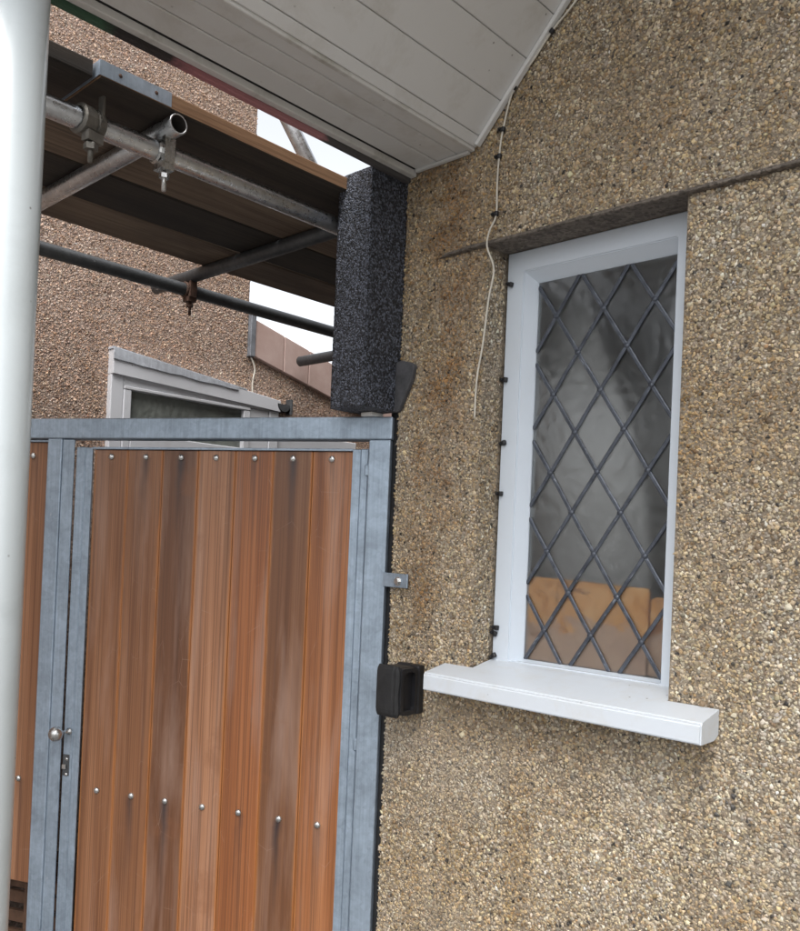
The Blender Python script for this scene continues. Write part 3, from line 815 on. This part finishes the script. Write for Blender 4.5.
# soft front cover, its free edge bulging a little past the housing
bm = bmesh.new(); rr = []
for i in range(15):
    t = i/14; z = (kz1-kz0+.010)*t
    rd = .006*(1-min(1, min(t, 1-t)*8))**2; w_ = .0018*math.sin(i*.7+.5)
    rr.append([bm.verts.new(p) for p in ((-.003+rd, .001+rd*.6, z), (.004, -.005+rd, z), (.035, -.0065+rd, z), (.058, -.005+rd, z), (.064, -.002+rd, z), (.070+w_-rd, -.003+rd, z), (.078+w_-rd, .003, z), (.0765+w_-rd, .012, z), (.07, .006, z), (-.003+rd, .006, z))])
for A, B in zip(rr, rr[1:]):
    for k_ in range(10): bm.faces.new((A[k_], A[(k_+1) % 10], B[(k_+1) % 10], B[k_]))
bm.faces.new(rr[0][::-1]); bm.faces.new(rr[-1])
bmesh.ops.recalc_face_normals(bm, faces=bm.faces[:])
mk('cover', bm, 'black_rubber', kb, T(kx0, D-.1045, kz0-.005))

# ------------------------------------------------------------------ white cable and its clips
cpts = [(-1.06, 2.985), (-1.101, 2.936), (-1.17, 2.884), (-1.221, 2.832), (-1.279, 2.78), (-1.309, 2.68), (-1.318, 2.612), (-1.321, 2.539), (-1.32, 2.46), (-1.331, 2.415), (-1.336, 2.375), (-1.319, 2.316), (-1.332, 2.239), (-1.345, 2.123), (-1.360, 2.032), (-1.362, 1.931)]
c3 = []
for x, z in cpts:
    y = D-.010
    if 2.36 < z < 2.44: y = D-.022
    if z < 2.35: y = D-.012
    c3.append((x, y, z))
cable = sweep('cable', c3, .0026, 'cable_white', None, 8)
tag(cable, 'loose cream cable clipped down the wall, its end hanging free', 'cable')
def clip_bm():
    bm = bmesh.new()
    lathe(bm, [(.0055, -.006), (.0065, -.004), (.0065, .004), (.0055, .006), (.0032, .006), (.0032, -.006)], 12, True)
    box_bm(bm, -.013, -.005, -.004, .005, -.0045, .0045)
    bmesh.ops.create_icosphere(bm, subdivisions=1, radius=.0042, matrix=Matrix.Translation((-.0105, -.005, 0)))
    bmesh.ops.recalc_face_normals(bm, faces=bm.faces[:])
    me = bpy.data.meshes.new('clip'); bm.to_mesh(me); bm.free(); return me
clip_me = clip_bm()
for x, z, a in ((-1.17, 2.884, 50), (-1.279, 2.78, 38), (-1.309, 2.68, 12), (-1.3175, 2.612, 4), (-1.320, 2.462, 0)):
    mk('clip', clip_me, 'black_plastic', cable, T(x, D-.010, z) @ Matrix.Rotation(R(a), 4, 'Y'))
heights = ('topmost', 'second from the top', 'third from the top', 'fourth from the top', 'upper of the close pair low down', 'lower of the close pair low down', 'lowest, just above the sill')
for (x, z), hname in zip(((-1.336, 2.300), (-1.342, 2.044), (-1.338, 1.874), (-1.342, 1.737), (-1.337, 1.377), (-1.342, 1.360), (-1.342, 1.303)), heights):
    o = mk('cable_clip', clip_me, 'black_plastic', None, T(x+.010, FY-.0052, z) @ Matrix.Rotation(R(rng.uniform(-40, 40)), 4, 'Y'))
    tag(o, 'empty black cable clip on the left window jamb, '+hname, 'cable clip', 'empty cable clips on the window jamb')

# ------------------------------------------------------------------ scaffold in the passage
LZ, TZ = 2.512, 2.562
L1, L2 = -1.822, -2.765
sc = empty('scaffold', (-2.3, 1.2, 0))
tag(sc, 'tube and clamp scaffold standing in the passage behind the gate', 'scaffold')
tube('ledger', (L1, -.9, LZ), (L1, 4.2, LZ), 'tube_steel', sc)
tube('ledger', (L2, -.9, LZ), (L2, 4.2, LZ), 'tube_dark', sc)
tube('transom', (-1.752, 1.060, TZ), (-3.03, 1.060, TZ), 'tube_steel', sc)
tube('transom', (-1.752, 1.745, TZ), (-3.00, 1.745, TZ), 'tube_dark', sc)
tube('transom', (-1.752, .10, TZ), (-3.00, .10, TZ), 'tube_dark', sc)
tube('tie_tube', (-3.118, 2.60, 2.442), (-1.95, 2.60, 2.442), 'tube_dark', sc)
tube('brace', (-2.6, 2.02, 3.27), (-2.6, 2.58, 2.66), 'tube_steel', sc, .030)
for x in (L1-.055, L2-.055):
    for y in (-.55, 3.9):
        tube('standard', (x, y, 0), (x, y, 2.58), 'tube_dark', sc)
def coupler(y, x, mat, tx=0):
    """right-angle coupler hugging the ledger, its eye bolt and nut hanging below"""
    bm = bmesh.new()
    n = 16; R_, w = .0305, .022
    rings = []
    for yy, r in ((-w, R_-.003), (-w*.8, R_), (w*.8, R_), (w, R_-.003), (w, .0246), (-w, .0246)):
        rings.append([bm.verts.new((r*math.cos(2*math.pi*i/n), yy, r*math.sin(2*math.pi*i/n))) for i in range(n)])
    for A, B in zip(rings, rings[1:]+rings[:1]):
        for i in range(n): bm.faces.new((A[i], A[(i+1) % n], B[(i+1) % n], B[i]))
    box_bm(bm, -.008, .030, -.017, .017, -.046, -.028)
    box_bm(bm, .022, .036, -.014, .014, -.030, .052)
    bmesh.ops.recalc_face_normals(bm, faces=bm.faces[:])
    c = mk('coupler', bm, mat, sc, T(x, y, LZ))
    mwb = T(x+.014, y, LZ-.095)
    b = lathe(bmesh.new(), [(0, 0), (.0055, 0), (.0055, .052), (0, .052)], 10)
    mk('bolt', b, mat, c, mwb, True)
    hexo('nut', mat, c, mwb @ T(0, 0, .030), .0125, .013)
    # saddle over the transom
    b = bmesh.new(); rings = []
    n = 14
    for xx, r in ((-.02, .0275), (-.016, .0305), (.016, .0305), (.02, .0275), (.02, .0246), (-.02, .0246)):
        rings.append([b.verts.new((xx, r*math.cos(R(-10)+R(200)*i/n), r*math.sin(R(-10)+R(200)*i/n))) for i in range(n+1)])
    for A, B in zip(rings, rings[1:]+rings[:1]):
        for i in range(n): b.faces.new((A[i], A[i+1], B[i+1], B[i]))
    bmesh.ops.recalc_face_normals(b, faces=b.faces[:])
    return c
coupler(1.060, L1, 'bright_steel'); coupler(1.745, L2, 'rusty'); coupler(1.060, L2, 'clamp_steel'); coupler(1.745, L1, 'clamp_steel')
# sleeve coupler with a strap up to the boards
bm = bmesh.new(); n = 18; rings = []
for yy, r in ((-.030, .029), (-.026, .034), (.0, .0345), (.002, .031), (.006, .031), (.008, .0345), (.026, .034), (.030, .029), (.030, .0246), (-.030, .0246)):
    rings.append([bm.verts.new((r*math.cos(2*math.pi*i/n), yy, r*math.sin(2*math.pi*i/n))) for i in range(n)])
for A, B in zip(rings, rings[1:]+rings[:1]):
    for i in range(n): bm.faces.new((A[i], A[(i+1) % n], B[(i+1) % n], B[i]))
box_bm(bm, .006, .030, -.020, .020, -.050, -.028)
box_bm(bm, .020, .036, .010, .016, .0, .058)
bmesh.ops.recalc_face_normals(bm, faces=bm.faces[:])
c = mk('coupler', bm, 'clamp_steel', sc, T(L1, .872, LZ) @ Matrix.Rotation(R(12), 4, 'Z'))
b = lathe(bmesh.new(), [(0, 0), (.006, 0), (.006, .05), (0, .05)], 10)
mk('bolt', b, 'clamp_steel', c, T(L1+.018, .872, LZ-.095), True)
hexo('nut', 'clamp_steel', c, T(L1+.018, .872, LZ-.068), .016, .016)

# boards resting on the transoms
BZ = TZ+.0245
def sboard(x0, x1, y0, y1, mat, label, dz=0.0, band0=False, edge=None):
    cx, cy = (x0+x1)/2, (y0+y1)/2
    bm = bmesh.new(); w = (x1-x0)/2; n = 14; rr = []
    ph = rng.uniform(0, 6)
    for i in range(n+1):
        y = (y0-cy)+(y1-y0)*i/n
        ez = .0012*math.sin(ph+i*.9); ex = .0016*math.sin(ph*2+i*1.3)
        rr.append([bm.verts.new(p) for p in ((-w+ex, y, .003+ez), (-w+.003+ex, y, ez), (w-.003+ex, y, ez), (w+ex, y, .003+ez), (w+ex, y, .035+ez), (w-.003+ex, y, .038+ez), (-w+.003+ex, y, .038+ez), (-w+ex, y, .035+ez))])
    for A, B in zip(rr, rr[1:]):
        for k_ in range(8): bm.faces.new((A[k_], A[(k_+1) % 8], B[(k_+1) % 8], B[k_]))
    bm.faces.new(rr[0]); bm.faces.new(rr[-1][::-1])
    bmesh.ops.recalc_face_normals(bm, faces=bm.faces[:])
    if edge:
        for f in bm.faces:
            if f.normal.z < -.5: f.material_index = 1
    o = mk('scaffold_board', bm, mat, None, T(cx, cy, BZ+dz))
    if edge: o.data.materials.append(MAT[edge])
    tag(o, label, 'scaffold board', 'scaffold boards above the passage')
    if band0:
        b = bmesh.new()
        t = .0014
        box_bm(b, w+.0008, w+.0008+t, y0-cy-.002, y0-cy+.175, .004, .0375)
        box_bm(b, -w-.0008-t, -w-.0008, y0-cy-.002, y0-cy+.175, .004, .0375)
        box_bm(b, -w-.0022, w+.0022, y0-cy-.0035, y0-cy-.002, .004, .0375)
        bd = mk('end_band', b, 'galvanised', o, T(cx, cy, BZ+dz))
        for q in (.045, .135):
            dome_head('nail', 'rusty', bd, T(x1+.002, y0+q, BZ+dz+.021) @ Matrix.Rotation(R(90), 4, 'Y'), .0045, .0025)
    return o
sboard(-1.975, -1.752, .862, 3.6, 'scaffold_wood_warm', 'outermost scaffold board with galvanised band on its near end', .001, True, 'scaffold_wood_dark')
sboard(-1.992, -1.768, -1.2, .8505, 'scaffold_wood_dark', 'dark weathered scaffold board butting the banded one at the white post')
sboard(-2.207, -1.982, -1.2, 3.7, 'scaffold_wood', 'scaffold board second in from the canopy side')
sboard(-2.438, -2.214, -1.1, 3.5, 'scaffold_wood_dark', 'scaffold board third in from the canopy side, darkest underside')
sboard(-2.667, -2.445, -1.2, 3.8, 'scaffold_wood', 'innermost scaffold board nearest the neighbouring wall')

# ------------------------------------------------------------------ neighbouring house and its lean-to
NX = -3.18
NQ = 3.18/3.3
def zq(z): return 1.6+(z-1.6)*NQ
nb = empty('neighbouring_house', (NX-2, 0, 0))
tag(nb, 'pinkish pebble-dashed neighbouring house beyond the scaffold', 'house')
nw = boxo('tall_wall', (NX-5, NX, -.9, 2.332, 0, 5.4), 'neighbour_mortar', nb, 0)
cop_s = (2.515-2.645)/(2.972-2.437)
lw = mk('low_wall', prism([(2.333, 0), (6.4, 0), (6.4, 2.434+cop_s*(6.4-2.348)), (2.333, 2.438)], 'x', NX-.22, NX-.004), 'neighbour_mortar', nb)
boxo('roof_slab', (NX-5.3, NX+.25, -1.2, 2.6, 5.4, 5.55), 'roof_tile', nb, 0)
NPAL = [tuple(min(.8, q*1.22) for q in p) for p in [(.50, .385, .31), (.45, .325, .245), (.39, .265, .185), (.45, .38, .33), (.56, .47, .40), (.15, .115, .095), (.30, .20, .145), (.52, .375, .28)]]
NPW = [20, 18, 10, 14, 9, 5, 9, 10]
pebble_dash('pebble_dash', nw, 'neighbour_pebble', (NX, .90, 1.85), (0, 1, 0), (0, 0, 1), (1, 0, 0), 1.435, 1.90, .0070, .0046, 5, lambda u, v: (u < 1.432) & ~((u > .762) & (u < 1.60) & (v < .477-.095*(u-.752))), NPAL, NPW)
def keep_low(u, v):
    y, z = 2.336+u, 1.8+v
    return (z < 2.428+cop_s*(y-2.348)) & ~((y < 2.505) & (z < 2.25))
pebble_dash('pebble_dash', lw, 'neighbour_pebble', (NX-.004, 2.336, 1.8), (0, 1, 0), (0, 0, 1), (1, 0, 0), 1.1, .70, .0070, .0046, 6, keep_low, NPAL, NPW)
# pink coping slabs stepping down the rake
ys = [y*NQ for y in (2.452, 2.632, 2.797, 2.957, 3.12, 3.285, 3.45, 3.615, 3.78)]
for a, b_ in zip(ys, ys[1:]):
    a += .002; b_ -= .002
    zt = lambda y: 2.602+cop_s*(y-2.348); zb = lambda y: 2.431+cop_s*(y-2.348)
    cyc = (a+b_)/2
    bm = prism([(a-cyc, zb(a)-2.4), (b_-cyc, zb(b_)-2.4), (b_-cyc, zt(b_)-2.4), (a-cyc, zt(a)-2.4)], 'x', -.26, .018+rng.uniform(-.002, .002), .003)
    mk('coping_slab', bm, 'pink_coping', nb, T(NX, cyc, 2.4))
boxo('lead_upstand', (NX-.24, NX+.024, 2.3335, 2.3620, 2.424, 2.622), 'lead_sheet', nb, .002)
sweep('wall_wire', [(NX+.012, 2.348, 2.42), (NX+.014, 2.37, 2.37), (NX+.012, 2.362, 2.30), (NX+.012, 2.368, 2.2)], .004, 'cable_white', nb, 6)

LX = -3.15
lt = empty('lean_to', (LX, 2.1, 0))
tag(lt, 'white framed lean-to window with raking top behind the gate rail', 'lean-to')
y0, y1 = 1.652, 2.512
def ltz(y): return 2.325+(2.243-2.325)*(y-y0)/(y1-y0)
def lbox(name, a, b, z0, z1, mat, x0=LX-.05, x1=LX, bev=.003): return boxo(name, (x0, x1, a, b, z0, z1), mat, lt, bev)
mk('raking_fascia', prism([(y0, 2.222), (y1, 2.186), (y1, ltz(y1)-.004), (y0, ltz(y0)-.004)], 'x', LX-.10, LX+.012, .002), 'upvc', lt)
mk('flashing', prism([(y0-.004, ltz(y0)-.0035), (y1-.20, ltz(y1-.20)-.0035), (y1-.20, ltz(y1-.20)+.002), (y0-.004, ltz(y0)+.006)], 'x', NX-.02, LX+.013), 'foil_tape', lt)
bm = bmesh.new(); rr = []
for i in range(15):
    y = y0-.002+(y1-.25-y0)*i/14
    d_ = .046-.026*i/14+rng.uniform(-.003, .003)
    rr.append([bm.verts.new(p) for p in ((LX+.0135, y, ltz(y)-d_), (LX+.0185, y, ltz(y)-d_+.002), (LX+.0195, y, ltz(y)-.001), (LX+.0135, y, ltz(y)))])
for A, B in zip(rr, rr[1:]):
    for k_ in range(4): bm.faces.new((A[k_], A[(k_+1) % 4], B[(k_+1) % 4], B[k_]))
bm.faces.new(rr[0][::-1]); bm.faces.new(rr[-1])
bmesh.ops.recalc_face_normals(bm, faces=bm.faces[:])
mk('flashing_tape', bm, 'foil_tape', lt)
lbox('corner_stile', y0, y0+.055, 0, 2.2215, 'upvc')
lbox('corner_stile', y1-.055, y1, 0, 2.1855, 'upvc')
wnd = lbox('window', y0+.056, y1-.17, 2.168, 2.1825, 'upvc', LX-.045, LX+.006)
lbox('head', y0+.0555, y1-.0555, 2.183, 2.222, 'upvc', LX-.05, LX-.002)
lbox('jamb', y0+.0555, y0+.090, 1.02, 2.168, 'upvc', LX-.045, LX+.004)
lbox('jamb', y1-.205, y1-.17, 1.02, 2.168, 'upvc', LX-.045, LX+.004)
lbox('glass', y0+.0905, y1-.2055, 1.9925, 2.168, 'rippled_glass', LX-.026, LX-.020, 0)
lbox('transom_bar', y0+.0905, y1-.2055, 1.90, 1.992, 'upvc', LX-.045, LX+.005)
lbox('glass', y0+.0905, y1-.2055, 1.02, 1.8995, 'rippled_glass', LX-.026, LX-.020, 0)
lbox('side_panel', y1-.1695, y1-.0555, 0, 2.182, 'upvc', LX-.045, LX-.004)
lbox('lower_panel', y0+.0555, y1-.17, 0, 1.0195, 'upvc', LX-.045, LX-.004)
lbox('return_board', y1+.0005, 3.05, 1.94, 2.10, 'upvc', LX-.06, LX-.02)
# end of the half-round gutter
bm = bmesh.new(); n = 12; lo = []
for r, x in ((.040, -.14), (.040, .014), (.036, .014), (.036, -.14)):
    lo.append([bm.verts.new((x, r*math.cos(math.pi+math.pi*i/n), r*math.sin(math.pi+math.pi*i/n))) for i in range(n+1)])
for A, B in zip(lo, lo[1:]+lo[:1]):
    for i in range(n): bm.faces.new((A[i], A[i+1], B[i+1], B[i]))
cap = [v for v in lo[1]]
bm.faces.new(cap)
bmesh.ops.recalc_face_normals(bm, faces=bm.faces[:])
mk('gutter', bm, 'gutter_grey', lt, T(LX, y1+.020, 2.226))
lbox('gutter_bracket', y1+.055, y1+.066, 2.18, 2.255, 'gutter_grey', LX-.02, LX+.020, .001)
